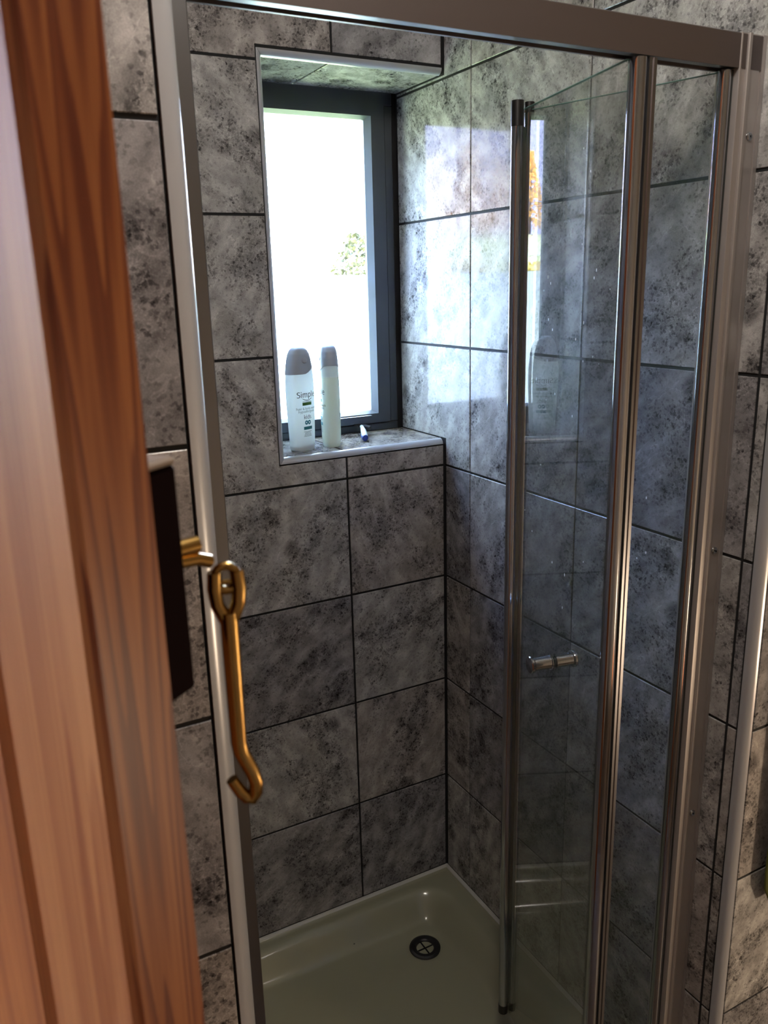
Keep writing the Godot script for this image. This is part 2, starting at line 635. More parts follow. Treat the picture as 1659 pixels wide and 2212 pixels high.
func build_shell() -> void:
	var V := func(x, y, z): return Vector3(x, y, z)
	back = slab("wall_back", [
		[V.call(-2.7, 0, -0.25), V.call(-0.3745, WALL_H, -0.002)],
		[V.call(-0.3745, 0, -0.25), V.call(0.002, 1.203, -0.002)],
		[V.call(-0.3745, 1.927, -0.25), V.call(0.002, WALL_H, -0.002)],
		[V.call(0.12, 0, -0.25), V.call(1.6, WALL_H, -0.002)]], M.grout,
		"grey marble tiled wall with the recessed window and dark grout", "wall")
	side = slab("wall_right", [[V.call(0.002, 0, -0.25), V.call(0.12, WALL_H, 0.772)]], M.grout,
		"grey marble tiled wall behind the folded glass shower door", "wall")
	ret = slab("wall_return", [[V.call(0.0145, 0, 0.665), V.call(1.5, WALL_H, 0.785)]], M.grout,
		"tiled return wall beyond the corner strip beside the shower frame", "wall")
	part = slab("wall_partition", [[V.call(-0.88, 0, -0.002), V.call(-0.739, WALL_H, 0.780)], [V.call(-0.88, 0, 0.780), V.call(-0.757, WALL_H, 0.798)]], M.grout,
		"tiled end of the partition between pine door and shower", "wall")
	slab("wall_left", [
		[V.call(-1.52, 0, -0.002), V.call(-1.42, WALL_H, 0.50)],
		[V.call(-1.52, 0, 1.36), V.call(-1.42, WALL_H, 2.6)],
		[V.call(-1.52, 2.03, 0.50), V.call(-1.42, WALL_H, 1.36)]], M.plaster, "plain plastered wall round the pine door opening", "wall")
	slab("wall_hall", [
		[V.call(-2.7, 0, -0.002), V.call(-2.6, WALL_H, 0.75)],
		[V.call(-2.7, 0, 1.45), V.call(-2.6, WALL_H, 2.6)],
		[V.call(-2.7, 0, 0.75), V.call(-2.6, 1.15, 1.45)],
		[V.call(-2.7, 2.15, 0.75), V.call(-2.6, WALL_H, 1.45)]], M.white, "white hall wall beyond the doorway with a window", "wall")
	slab("wall_rear", [[V.call(-2.7, 0, 2.6), V.call(1.6, WALL_H, 2.7)]], M.plaster, "plain plastered wall behind the viewer", "wall")
	slab("wall_east", [[V.call(1.5, 0, -0.002), V.call(1.6, WALL_H, 2.6)]], M.plaster, "plain plastered end wall of the bathroom", "wall")
	slab("floor", [[V.call(-2.7, -0.1, -0.25), V.call(1.6, 0, 2.7)]], M.floor, "brown bathroom floor", "floor")
	slab("ceiling", [[V.call(-2.7, WALL_H, -0.25), V.call(1.6, WALL_H + 0.1, 2.7)]], M.white, "white bathroom ceiling", "ceiling")
	# the hall window: frame, bar and two panes
	var w := thing("window_2", Vector3(-2.65, 0, 0))
	tag(w, "white framed hall window facing the doorway", "window", "", "structure")
	var b := Build.new()
	b.box(Vector3(-0.035, 1.15, 0.75), Vector3(0.035, 1.21, 1.45), 0.004)
	b.box(Vector3(-0.035, 2.09, 0.75), Vector3(0.035, 2.15, 1.45), 0.004)
	b.box(Vector3(-0.035, 1.21, 0.75), Vector3(0.035, 2.09, 0.81), 0.004)
	b.box(Vector3(-0.035, 1.21, 1.39), Vector3(0.035, 2.09, 1.45), 0.004)
	b.box(Vector3(-0.03, 1.21, 1.075), Vector3(0.03, 2.09, 1.125), 0.004)
	put("frame", b, M.white, w)
	for z in [0.81, 1.125]:
		b = Build.new()
		b.box(Vector3(-0.004, 1.21, z), Vector3(0.004, 2.09, z + 0.265))
		put("pane", b, M.pane, w)


# one tile made of one or more rectangles in its plane; flags say which edges are cut (chamfered)
func tile(parent: Node, O: Vector3, U: Vector3, V: Vector3, rects: Array, hue := -1) -> void:
	var N := U.cross(V)
	var b := Build.new()
	var ang := rng.randf_range(0.35, 0.95) * (1.0 if rng.randf() < 0.7 else -1.0)
	if rng.randf() < 0.5: ang += PI
	var off := Vector2(rng.randf_range(0.3, 0.7), rng.randf_range(0.3, 0.7))
	var c0: Vector2 = rects[0][0]
	var uvf := func(u: float, v: float) -> Vector2: return off + (Vector2(u, v) - c0 - Vector2(0.16, 0.125)).rotated(ang) / 1.3
	var P := func(u: float, v: float, h: float) -> Vector3: return O + U * u + V * v + N * h
	var c := 0.0007
	var back_h := -0.005
	for r in rects:
		var lo: Vector2 = r[0]
		var hi: Vector2 = r[1]
		var f: Array = r[2] if r.size() > 2 else [1, 1, 1, 1]   # left, bottom, right, top
		var l2 := Vector2(lo.x + c * f[0], lo.y + c * f[1])
		var h2 := Vector2(hi.x - c * f[2], hi.y - c * f[3])
		b.quad(P.call(l2.x, l2.y, 0), P.call(h2.x, l2.y, 0), P.call(h2.x, h2.y, 0), P.call(l2.x, h2.y, 0), N, uvf.call(l2.x, l2.y), uvf.call(h2.x, l2.y), uvf.call(h2.x, h2.y), uvf.call(l2.x, h2.y))
		var inner := [l2, Vector2(h2.x, l2.y), h2, Vector2(l2.x, h2.y)]
		var outer := [lo, Vector2(hi.x, lo.y), hi, Vector2(lo.x, hi.y)]
		var outs := [-V, U, V, -U]
		var flag := [f[1], f[2], f[3], f[0]]
		for e in 4:
			if flag[e] == 0:
				continue
			var a0: Vector2 = inner[e]
			var a1: Vector2 = inner[(e + 1) % 4]
			var o0: Vector2 = outer[e]
			var o1: Vector2 = outer[(e + 1) % 4]
			b.quad(P.call(a0.x, a0.y, 0), P.call(a1.x, a1.y, 0), P.call(o1.x, o1.y, -c), P.call(o0.x, o0.y, -c), outs[e] + N, uvf.call(a0.x, a0.y), uvf.call(a1.x, a1.y), uvf.call(o1.x, o1.y), uvf.call(o0.x, o0.y))
			b.quad(P.call(o0.x, o0.y, -c), P.call(o1.x, o1.y, -c), P.call(o1.x, o1.y, back_h), P.call(o0.x, o0.y, back_h), outs[e], uvf.call(o0.x, o0.y), uvf.call(o1.x, o1.y), uvf.call(o1.x, o1.y), uvf.call(o0.x, o0.y))
	put("tile", b, M.tile[rng.randi() % 3 if hue < 0 else hue], parent)


func rows(lo: float, hi: float) -> Array:
	var out := []
	for k in range(-2, 12):
		var a := maxf(ROW0 + ROW * k + JOINT / 2, lo)
		var b := minf(ROW0 + ROW * (k + 1) - JOINT / 2, hi)
		if b - a > 0.012:
			out.append([a, b])
	return out


func build_tiles() -> void:
	var j := JOINT / 2
	var X := Vector3(1, 0, 0)
	var Y := Vector3(0, 1, 0)
	var Z := Vector3(0, 0, 1)
	# the window wall, columns from the corner; the opening spans x > -0.3745, y 1.2015 .. 1.9305
	var ox := -0.3755
	var oy0 := 1.2005
	var oy1 := 1.9315
	for r in rows(ROW0 - 0.0, WALL_H):
		var a: float = r[0]
		var b: float = r[1]
		for c in [[-0.2317 + j, -0.004], [-0.5617 + j, -0.2317 - j], [-0.737, -0.5617 - j]]:
			var x0: float = c[0]
			var x1: float = c[1]
			if x1 < ox or b < oy0 or a > oy1:
				tile(back, Vector3.ZERO, X, Y, [[Vector2(x0, a), Vector2(x1, b)]])
				continue
			var rc := []
			var lx := maxf(x0, ox)
			if a < oy0: rc.append([Vector2(lx, a), Vector2(x1, oy0), [0 if lx > x0 else 1, 1, 1, 1]])
			if b > oy1: rc.append([Vector2(lx, oy1), Vector2(x1, b), [0 if lx > x0 else 1, 1, 1, 1]])
			if lx > x0:
				if rc.is_empty(): rc.append([Vector2(x0, a), Vector2(lx, b)])
				else:
					var lo: float = rc[0][0].y
					var hi: float = rc[0][1].y
					rc.append([Vector2(x0, lo), Vector2(lx, hi), [1, 1 if lo <= a else 0, 0, 1 if hi >= b else 0]])
					if lo > a: rc.append([Vector2(x0, a), Vector2(lx, lo), [1, 1, 1, 0]])
					if hi < b: rc.append([Vector2(x0, hi), Vector2(lx, b), [1, 0, 1, 1]])
			if not rc.is_empty(): tile(back, Vector3.ZERO, X, Y, rc)
	# the part of that wall beyond the partition
	for r in rows(0.0, WALL_H):
		for c in [[-1.21 + j, -0.882], [-1.418, -1.21 - j]]:
			tile(back, Vector3.ZERO, X, Y, [[Vector2(c[0], r[0]), Vector2(c[1], r[1])]])
	# soffit and sill of the window recess
	for c in [[-0.362, -0.2345 - j], [-0.2345 + j, -0.003]]:
		tile(back, Vector3(0, 1.2150, 0), X, -Z, [[Vector2(c[0], 0.011), Vector2(c[1], 0.178)]])
		tile(back, Vector3(0, 1.9150, 0), X, Z, [[Vector2(c[0], -0.178), Vector2(c[1], -0.011)]])
	# the reveal on the hinge side of the window
	for r in rows(1.2165, 1.913):
		tile(back, Vector3(-0.3635, 0, 0), -Z, Y, [[Vector2(0.011, r[0]), Vector2(0.178, r[1])]])
	# the side wall: U runs along z so that the face looks to -x
	var v := 0.0015
	for r in rows(ROW0, WALL_H):
		var a: float = r[0]
		var b: float = r[1]
		for c in [[0.7545 + j, 0.7705], [0.4153 + v, 0.7545 - j], [0.0949 + v, 0.4153 - v]]:
			tile(side, Vector3.ZERO, Z, Y, [[Vector2(c[0], a), Vector2(c[1], b)]])
		var rc := []
		var ra := maxf(a, 1.2165)
		var rb := minf(b, 1.9130)
		if rb > ra:
			rc.append([Vector2(-0.180, ra), Vector2(0.0949 - v, rb), [1, 0 if ra > a else 1, 1, 0 if rb < b else 1]])
			if ra > a: rc.append([Vector2(0.0045, a), Vector2(0.0949 - v, ra), [1, 1, 1, 0]])
			if rb < b: rc.append([Vector2(0.0045, rb), Vector2(0.0949 - v, b), [1, 0, 1, 1]])
		else:
			rc.append([Vector2(0.0045, a), Vector2(0.0949 - v, b)])
		tile(side, Vector3.ZERO, Z, Y, rc)
	# face of the return wall beyond the corner strip
	for r in rows(0.0, WALL_H):
		for c in [[0.0165, 0.335], [0.34, 0.665], [0.67, 0.995], [1.0, 1.325], [1.33, 1.498]]:
			tile(ret, Vector3(0, 0, 0.787), X, Y, [[Vector2(c[0], r[0]), Vector2(c[1], r[1])]])
	# the partition: its end towards the room, and its face inside the shower
	for r in rows(0.0, WALL_H):
		tile(part, Vector3(0, 0, 0.80), X, Y, [[Vector2(-0.879, r[0]), Vector2(-0.7585, r[1])]])
	for r in rows(ROW0, WALL_H):
		for c in [[0.004, 0.095 - j], [0.095 + j, 0.415 - j], [0.415 + j, 0.745], [0.75, 0.78]]:
			tile(part, Vector3(-0.737, 0, 0), -Z, Y, [[Vector2(-c[1], r[0]), Vector2(-c[0], r[1])]])


# quarter-round strip outline: the corner of the two faces at (0, 0), faces running to -x and -y
func quarter(r: float) -> PackedVector2Array:
	var q := PackedVector2Array([Vector2(-r, -r)])
	for i in 9:
		var a := PI / 2 * i / 8.0
		q.append(Vector2(-r + r * sin(a), -r + r * cos(a)))
	return q


func build_trims() -> void:
	# corner strip of the return wall: faces -x and +z
	var b := Build.new()
	var q := PackedVector2Array()
	for p in quarter(0.0135):
		q.append(Vector2(-p.x - 0.0005, p.y + 0.7875))
	b.upright(q, 0.0, WALL_H)
	var o := put("trim_1", b, M.trim)
	tag(o, "satin metal strip on the tiled outside corner beside the shower frame", "trim", "", "structure")
	# corner strip of the partition: faces +x and +z
	b = Build.new()
	q = PackedVector2Array()
	for p in quarter(0.0195):
		q.append(Vector2(p.x - 0.7362, p.y + 0.801))
	b.upright(q, 0.0, WALL_H)
	o = put("trim_2", b, M.trim)
	tag(o, "satin metal strip on the partition corner behind the brass hook", "trim", "", "structure")
	# window recess: strips along soffit, sill and reveal, mitred at the corner
	var t := thing("trim_3")
	tag(t, "satin metal edge strip round the window recess", "trim", "", "structure")
	var r := 0.0115
	# sill: faces up and +z; profile x = height, y = depth
	var Fx := func(org: Vector3, px: Vector3, py: Vector3) -> Transform3D: return Transform3D(Basis(px, py, Vector3(1, 0, 0)), org)
	b = Build.new()
	b.prism(quarter(r), Fx.call(Vector3(-0.3735, 1.2155, 0.001), Vector3(0, 1, 0), Vector3(0, 0, 1)), 0.3685, 50.0, func(p: Vector2) -> float: return p.x + r)
	put("sill_strip", b, M.trim, t)
	b = Build.new()
	b.prism(quarter(r), Fx.call(Vector3(-0.3735, 1.9145, 0.001), Vector3(0, -1, 0), Vector3(0, 0, 1)), 0.3705, 50.0, func(p: Vector2) -> float: return p.x + r)
	put("head_strip", b, M.trim, t)
	b = Build.new()
	b.prism(quarter(r), Transform3D(Basis(Vector3(1, 0, 0), Vector3(0, 0, 1), Vector3(0, 1, 0)), Vector3(-0.3625, 1.2040, 0.001)), 0.7220, 50.0, func(p: Vector2) -> float: return p.x + r, func(p: Vector2) -> float: return -(p.x + r))
	put("reveal_strip", b, M.trim, t)


# ------------------------------------------------------------------ the window
func build_window() -> void:
	var w := thing("window_1", Vector3(0, 0, 0))
	tag(w, "dark grey framed shower window, frosted film over its lower part", "window", "", "structure")
	var xl := -0.3635
	var xr := -0.001
	var y0 := 1.2135
	var y1 := 1.9165
	# outer frame, 22 mm seen, 70 mm deep
	var b := Build.new()
	var fw := 0.025
	b.box(Vector3(xl, y0, -0.255), Vector3(xr - 0.010, y0 + 0.018, -0.182), 0.002)
	b.box(Vector3(xl, y1 - fw, -0.255), Vector3(xr - 0.010, y1, -0.182), 0.002)
	b.box(Vector3(xl, y0 + 0.018, -0.255), Vector3(xl + 0.02, y1 - fw, -0.182), 0.002)
	b.box(Vector3(-0.031, y0 + 0.018, -0.255), Vector3(xr - 0.010, y1 - fw, -0.182), 0.002)
	put("frame", b, M.frame, w)
	b = Build.new()
	b.box(Vector3(xr - 0.0105, y0, -0.255), Vector3(xr + 0.002, y1, -0.186))
	put("packer", b, M.gasket, w)
	# sash with mitred look: face 28 mm, a sloping bead to the glass
	var sash := Build.new()
	var sx0 := xl + 0.018
	var sx1 := -0.0335
	var sy0 := y0 + 0.0195
	var sy1 := y1 - fw + 0.001
	var ring := func(st: Build, lo0: Vector2, hi0: Vector2, z0: float, lo1: Vector2, hi1: Vector2, z1: float) -> void:
		var A := [Vector3(lo0.x, lo0.y, z0), Vector3(hi0.x, lo0.y, z0), Vector3(hi0.x, hi0.y, z0), Vector3(lo0.x, hi0.y, z0)]
		var B := [Vector3(lo1.x, lo1.y, z1), Vector3(hi1.x, lo1.y, z1), Vector3(hi1.x, hi1.y, z1), Vector3(lo1.x, hi1.y, z1)]
		var mid := Vector3((lo0.x + hi0.x) / 2, (lo0.y + hi0.y) / 2, z1 + 0.4)
		for i in 4:
			st.quad(A[i], A[(i + 1) % 4], B[(i + 1) % 4], B[i], mid - (A[i] + B[(i + 1) % 4]) / 2)
	var fl := Vector2(sx0 + 0.026, sy0 + 0.021)
	var fh := Vector2(sx1 - 0.031, sy1 - 0.024)
	ring.call(sash, Vector2(sx0, sy0), Vector2(sx1, sy1), -0.2, Vector2(sx0, sy0), Vector2(sx1, sy1), -0.176)
	ring.call(sash, Vector2(sx0, sy0), Vector2(sx1, sy1), -0.176, fl, fh, -0.1755)
	put("sash", sash, M.frame, w)
	b = Build.new()
	var gl := fl + Vector2(0.010, 0.006)
	var gh := fh - Vector2(0.011, 0.006)
	ring.call(b, fl, fh, -0.1755, gl, gh, -0.189)
	ring.call(b, gl, gh, -0.189, gl, gh, -0.196)
	put("glazing_bead", b, M.bead, w)
	b = Build.new()
	b.box(Vector3(gl.x - 0.004, gl.y - 0.004, -0.199), Vector3(gh.x + 0.004, gh.y + 0.004, -0.195))
	put("pane", b, M.pane, w)
	b = Build.new()
	b.quad(Vector3(gl.x, gl.y, -0.1940), Vector3(gh.x, gl.y, -0.1940), Vector3(gh.x, 1.5536, -0.1940), Vector3(gl.x, 1.5536, -0.1940), Vector3(0, 0, 1))
	put("frosted_film", b, M.film, w)
	# dark groove between sash and frame
	b = Build.new()
	b.box(Vector3(sx1 + 0.0002, sy0, -0.21), Vector3(-0.0308, sy1, -0.188))
	b.box(Vector3(sx0, y0 + 0.0178, -0.21), Vector3(sx1, sy0 - 0.0001, -0.188))
	put("gasket", b, M.gasket, w)
	# handle on the bottom rail: rose, knuckle and a flat lever
	var h := Build.new()
	h.box(Vector3(-0.196, 1.2355, -0.176), Vector3(-0.158, 1.2535, -0.168), 0.003)
	h.tube(PackedVector3Array([Vector3(-0.178, 1.2455, -0.170), Vector3(-0.178, 1.2455, -0.148)]), 0.0085, 16)
	var lev := put("handle", h, M.frame, w)
	h = Build.new()
	h.prism(round_rect(Vector2(0, -0.0075), Vector2(0.098, 0.0075), 0.006), Transform3D(Basis(Vector3(1, 0, 0), Vector3(0, 1, 0), Vector3(0, 0, 1)), Vector3(-0.187, 1.2470, -0.158)), 0.009)
	put("lever", h, M.frame, lev)


# ------------------------------------------------------------------ the tray
func build_tray() -> void:
	var t := thing("shower_tray", Vector3(-0.3685, 0, 0.388))
	tag(t, "white moulded shower tray with a sunken round-cornered basin", "shower tray")
	var x0 := -0.7365
	var x1 := -0.0005
	var z0 := 0.0005
	var z1 := 0.776
	var nx := 110
	var nz := 116
	var height := func(x: float, z: float) -> float:
		var c := Vector2((-0.692 - 0.046) / 2, (0.026 + 0.722) / 2)
		var hs := Vector2((0.692 - 0.046) / 2, (0.722 - 0.026) / 2)
		var rr := 0.075
		var q := (Vector2(x, z) - c).abs() - hs + Vector2(rr, rr)
		var d := -(Vector2(maxf(q.x, 0), maxf(q.y, 0)).length() + minf(maxf(q.x, q.y), 0.0) - rr)
		var y := 0.1492 - 0.044 * smoothstep(-0.004, 0.062, d)
		var dd := Vector2(x + 0.150, z - 0.142).length()
		y -= 0.012 * smoothstep(0.0, 0.10, d) * (1.0 - smoothstep(0.0, 0.55, dd))
		y -= 0.004 * (1.0 - smoothstep(0.030, 0.042, dd))
		var w := minf(minf(x - x0, x1 - x), z - z0)
		y += 0.006 * (1.0 - smoothstep(0.006, 0.010, w)) * (1.0 - smoothstep(0.66, 0.68, z))
		return y
	var b := Build.new()
	b.T = Transform3D(Basis.IDENTITY, -t.position)
	var P := []
	var N := []
	for i in nx + 1:
		var row := PackedVector3Array()
		var nr := PackedVector3Array()
		for k in nz + 1:
			var x := lerpf(x0, x1, float(i) / nx)
			var z := lerpf(z0, z1, float(k) / nz)
			row.append(Vector3(x, height.call(x, z), z))
			var e := 0.003
			nr.append(Vector3(height.call(x - e, z) - height.call(x + e, z), 2 * e, height.call(x, z - e) - height.call(x, z + e)).normalized())
		P.append(row)
		N.append(nr)
	for i in nx:
		for k in nz:
			b.tri(P[i][k], P[i + 1][k], P[i + 1][k + 1], N[i][k], N[i + 1][k], N[i + 1][k + 1])
			b.tri(P[i][k], P[i + 1][k + 1], P[i][k + 1], N[i][k], N[i + 1][k + 1], N[i][k + 1])
	b.box(Vector3(x0, 0.0, z1 - 0.012), Vector3(x1, 0.148, z1))
	b.box(Vector3(x0, 0.0, z0), Vector3(x1, 0.012, z1 - 0.012))
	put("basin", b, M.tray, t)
	b = Build.new()
	b.T = Transform3D(Basis.IDENTITY, -t.position)
	b.prism(quarter(0.009), Transform3D(Basis(Vector3(0, 0, 1), Vector3(0, 1, 0), Vector3(1, 0, 0)), Vector3(x0, 0.1585, 0.009)), x1 - x0)
	b.prism(quarter(0.009), Transform3D(Basis(Vector3(-1, 0, 0), Vector3(0, 1, 0), Vector3(0, 0, 1)), Vector3(-0.009, 0.1585, 0.0)), 0.686)
	put("sealant_bead", b, M.sealant, t)
	# waste: flange, dark throat with a cross grid
	var wp := Vector3(-0.150, 0.0905, 0.142) - t.position
	b = Build.new()
	b.lathe(PackedVector2Array([Vector2(0.036, 0.000), Vector2(0.0345, 0.0035), Vector2(0.030, 0.0052), Vector2(0.022, 0.0045), Vector2(0.0195, 0.002), Vector2(0.019, -0.006)]), Transform3D(Basis.IDENTITY, wp), 40)
	var wst := put("waste", b, std(Color(0.30, 0.30, 0.31), 0.3, 0.9), t)
	b = Build.new()
	b.lathe(PackedVector2Array([Vector2(0.0, -0.004), Vector2(0.0193, -0.004)]), Transform3D(Basis.IDENTITY, wp), 30)
	put("throat", b, M.gasket, wst)
	b = Build.new()
	b.box(wp + Vector3(-0.019, -0.002, -0.0015), wp + Vector3(0.019, 0.0, 0.0015))
	b.box(wp + Vector3(-0.0015, -0.002, -0.019), wp + Vector3(0.0015, 0.0, 0.019))
	put("grid", b, std(Color(0.16, 0.16, 0.17), 0.4, 0.8), wst)
	b = Build.new()
	b.ball(Vector3(-0.2917, height.call(-0.2917, 0.07), 0.0698) - t.position, Vector3(0.0022, 0.0006, 0.0020), 8)
	put("chip", b, M.gasket, t)


# ------------------------------------------------------------------ the fixed frame of the shower
func build_enclosure() -> void:
	var e := thing("shower_enclosure", Vector3(-0.37, 0.15, 0.73))
	tag(e, "satin aluminium shower frame: head rail, wall posts and threshold", "shower frame")
	var S := Transform3D(Basis.IDENTITY, -e.position)
	var new_b := func() -> Build:
		var q := Build.new()
		q.T = S
		return q
	# head rail: a box section with a raised lip below the face, open track under it
	var b: Build = new_b.call()
	var prof := PackedVector2Array([Vector2(0.7220, 1.7705), Vector2(0.7230, 1.7695), Vector2(0.7230, 1.8060), Vector2(0.7215, 1.8072), Vector2(0.6950, 1.8072), Vector2(0.6940, 1.8062), Vector2(0.6940, 1.7700), Vector2(0.6975, 1.7700), Vector2(0.6975, 1.7960), Vector2(0.7190, 1.7960), Vector2(0.7190, 1.7705)])
	var q2 := PackedVector2Array()
	for p in prof: q2.append(Vector2(p.x, p.y))
	b.prism(q2, Transform3D(Basis(Vector3(0, 0, 1), Vector3(0, 1, 0), Vector3(1, 0, 0)), Vector3(-0.7365, 0, 0)), 0.7295, 40.0)
	put("head_rail", b, M.alu, e)
	b = new_b.call()
	b.box(Vector3(-0.7360, 1.7705, 0.7085), Vector3(-0.0075, 1.7745, 0.7185))
	put("track_lip", b, M.satin, e)
	# wall post at the side wall, with ribs; the face looks to the room
	b = new_b.call()
	var wp := PackedVector2Array([Vector2(-0.0008, 0.690), Vector2(-0.0008, 0.7235), Vector2(-0.0065, 0.7235), Vector2(-0.0065, 0.7215), Vector2(-0.0090, 0.7215), Vector2(-0.0095, 0.7225), Vector2(-0.0270, 0.7225), Vector2(-0.0275, 0.7250), Vector2(-0.0285, 0.7258), Vector2(-0.0325, 0.7258), Vector2(-0.0335, 0.7248), Vector2(-0.0338, 0.7222), Vector2(-0.0420, 0.7222), Vector2(-0.0428, 0.7240), Vector2(-0.0445, 0.7240), Vector2(-0.0452, 0.7225), Vector2(-0.0452, 0.690)])
	b.upright(wp, 0.158, 1.8075, 30.0)
	put("wall_post", b, M.post, e)
	b = new_b.call()
	b.upright(PackedVector2Array([Vector2(-0.7362, 0.70), Vector2(-0.7362, 0.7225), Vector2(-0.7068, 0.7225), Vector2(-0.7060, 0.7217), Vector2(-0.7060, 0.70)]), 0.158, 1.7695, 30.0)
	put("wall_post", b, M.satin, e)
	b = new_b.call()
	b.box(Vector3(-0.7362, 0.1498, 0.692), Vector3(-0.0008, 0.1580, 0.724), 0.002)
	put("threshold", b, M.alu, e)
	# screws in the wall post
	for y in [1.696, 1.166, 0.747]:
		b = new_b.call()
		var F := Transform3D(Basis(Vector3(1, 0, 0), Vector3(0, 0, 1), Vector3(0, -1, 0)), Vector3(-0.0175, y, 0.7225))
		b.lathe(PackedVector2Array([Vector2(0.0052, 0.0), Vector2(0.0050, 0.0012), Vector2(0.0036, 0.0022), Vector2(0.0014, 0.0024), Vector2(0.0012, 0.0008), Vector2(0.0, 0.0008)]), F, 20)
		put("screw", b, M.chrome, e)


# ------------------------------------------------------------------ the folded glass door
func leaf(b: Build, a: Vector2, c: Vector2, y0: float, y1: float, th: float) -> void:
	var d := (c - a).normalized()
	var n := Vector2(-d.y, d.x) * th / 2
	b.upright(PackedVector2Array([a + n, c + n, c - n, a - n]), y0, y1, 10.0)


func build_folding_door() -> void:
	var S0 := Vector2(-0.191, 0.712)       # sliding stile, under the head rail
	var F1 := Vector2(-0.1500, 0.434)      # the two stiles of the fold
	var F2 := Vector2(-0.1320, 0.438)
	var H0 := Vector2(-0.0535, 0.710)      # hinge stile beside the wall post
	var y0 := 0.190
	var y1 := 1.767
	var t := thing("folding_shower_door", Vector3(-0.12, 0.15, 0.58))
	tag(t, "bifold glass shower door pushed open, its two panes folded inwards", "shower door")
	var S := Transform3D(Basis.IDENTITY, -t.position)
	var nb := func() -> Build:
		var q := Build.new()
		q.T = S
		return q
	var panes := []
	var P0 := Vector2(-0.2060, 0.7120)     # the sliding pane is fixed on the outer side of its stile
	var P1 := Vector2(-0.1432, 0.4400)
	for pr in [[P0, P1], [F2, H0]]:
		var b: Build = nb.call()
		var d: Vector2 = (pr[1] - pr[0]).normalized()
		leaf(b, pr[0] + d * 0.004, pr[1] - d * 0.004, y0, y1, 0.0050)
		var pane := put("glass_pane", b, M.glass, t)
		panes.append(pane)
		b = nb.call()
		leaf(b, pr[0] + d * 0.004, pr[1] - d * 0.004, y1, y1 + 0.0008, 0.0048)
		put("top_edge", b, M.glass_edge, pane)
	# sliding stile: half-round chrome nose and a ribbed flat
	var b: Build = nb.call()
	var d := (P1 - P0).normalized()
	b.upright(circle(S0 + Vector2(-0.0035, 0.0), 0.0105, 24), 0.165, 1.7685)
	put("slider_stile", b, M.chrome, t)
	b = nb.call()
	b.upright(PackedVector2Array([S0 + Vector2(0.004, -0.008), S0 + Vector2(0.004, 0.0105), S0 + Vector2(0.0065, 0.0105), S0 + Vector2(0.0075, 0.0090), S0 + Vector2(0.0095, 0.0090), S0 + Vector2(0.0105, 0.0105), S0 + Vector2(0.0150, 0.0105), S0 + Vector2(0.0165, 0.0090), S0 + Vector2(0.0165, -0.008)]), 0.165, 1.7685, 30.0)
	put("stile_fin", b, M.satin, t)
	# fold: two slim stiles with dark end pieces
	for f in [[F1, 0.0088, 1.7795, 0.034], [F2, 0.0068, 1.7780, 0.014]]:
		b = nb.call()
		b.upright(circle(f[0], f[1], 20), 0.198, f[2] - f[3])
		var st := put("fold_stile", b, M.chrome, t)
		for y in [[f[2] - f[3], f[2]], [0.180, 0.198]]:
			b = nb.call()
			b.upright(circle(f[0], f[1] + 0.0004, 20), y[0], y[1])
			put("end_piece", b, M.dark, st)
	b = nb.call()
	leaf(b, F1, F2, 0.198, 1.745, 0.006)
	put("fold_seal", b, M.seal, t)
	# hinge stile
	b = nb.call()
	b.upright(circle(H0, 0.0078, 20), 0.165, 1.7685)
	put("hinge_stile", b, M.chrome, t)
	b = nb.call()
	b.upright(PackedVector2Array([H0 + Vector2(0.004, -0.012), H0 + Vector2(0.004, 0.006), H0 + Vector2(0.0080, 0.006), H0 + Vector2(0.0080, -0.012)]), 0.165, 1.7685, 20.0)
	put("hinge_seal", b, M.seal, t)
	# double knob through the outer pane: two barrels with collars
	var kp := P0 + (P1 - P0) * 0.505
	var ax := Vector2(-d.y, d.x)
	if ax.x < 0: ax = -ax
	var kb := Basis(Vector3(0, 1, 0), Vector3(ax.x, 0, ax.y), Vector3(1, 0, 0))
	kb.x = kb.y.cross(Vector3.UP).normalized()
	kb.z = kb.x.cross(kb.y)
	var kn := Transform3D(kb, Vector3(kp.x, 0.9765, kp.y))
	for s in [1.0, -1.0]:
		b = nb.call()
		var pr := PackedVector2Array()
		for p in [[0.0124, 0.0005], [0.0124, 0.0015], [0.0104, 0.0022], [0.0102, 0.0285], [0.0124, 0.0295], [0.0130, 0.0310], [0.0130, 0.0340], [0.0122, 0.0352], [0.0, 0.0356]]:
			pr.append(Vector2(p[0], p[1] * s + 0.0026 * s))
		b.lathe(pr, kn, 32)
		put("knob", b, M.chrome, t)
	# a few dried water spots on the panes
	var names := [[P0, P1], [F2, H0]]
	for i in 34:
		var w: int = 0 if i % 3 else 1
		var a: Vector2 = names[w][0]
		var c: Vector2 = names[w][1]
		var dn := (c - a).normalized()
		var nn := Vector2(-dn.y, dn.x)
		if nn.x > 0: nn = -nn
		var p := a.lerp(c, rng.randf_range(0.12, 0.92)) + nn * 0.0027
		var y := rng.randf_range(1.05, 1.70)
		var bb: Build = nb.call()
		bb.T = S * Transform3D(Basis(Vector3(dn.x, 0, dn.y), Vector3.UP, Vector3(nn.x, 0, nn.y)), Vector3(p.x, y, p.y))
		var r := rng.randf_range(0.0006, 0.0013)
		bb.ball(Vector3.ZERO, Vector3(r, r * rng.randf_range(1.0, 2.4), 0.0003), 6)
		put("water_spot", bb, M.drop, panes[w])


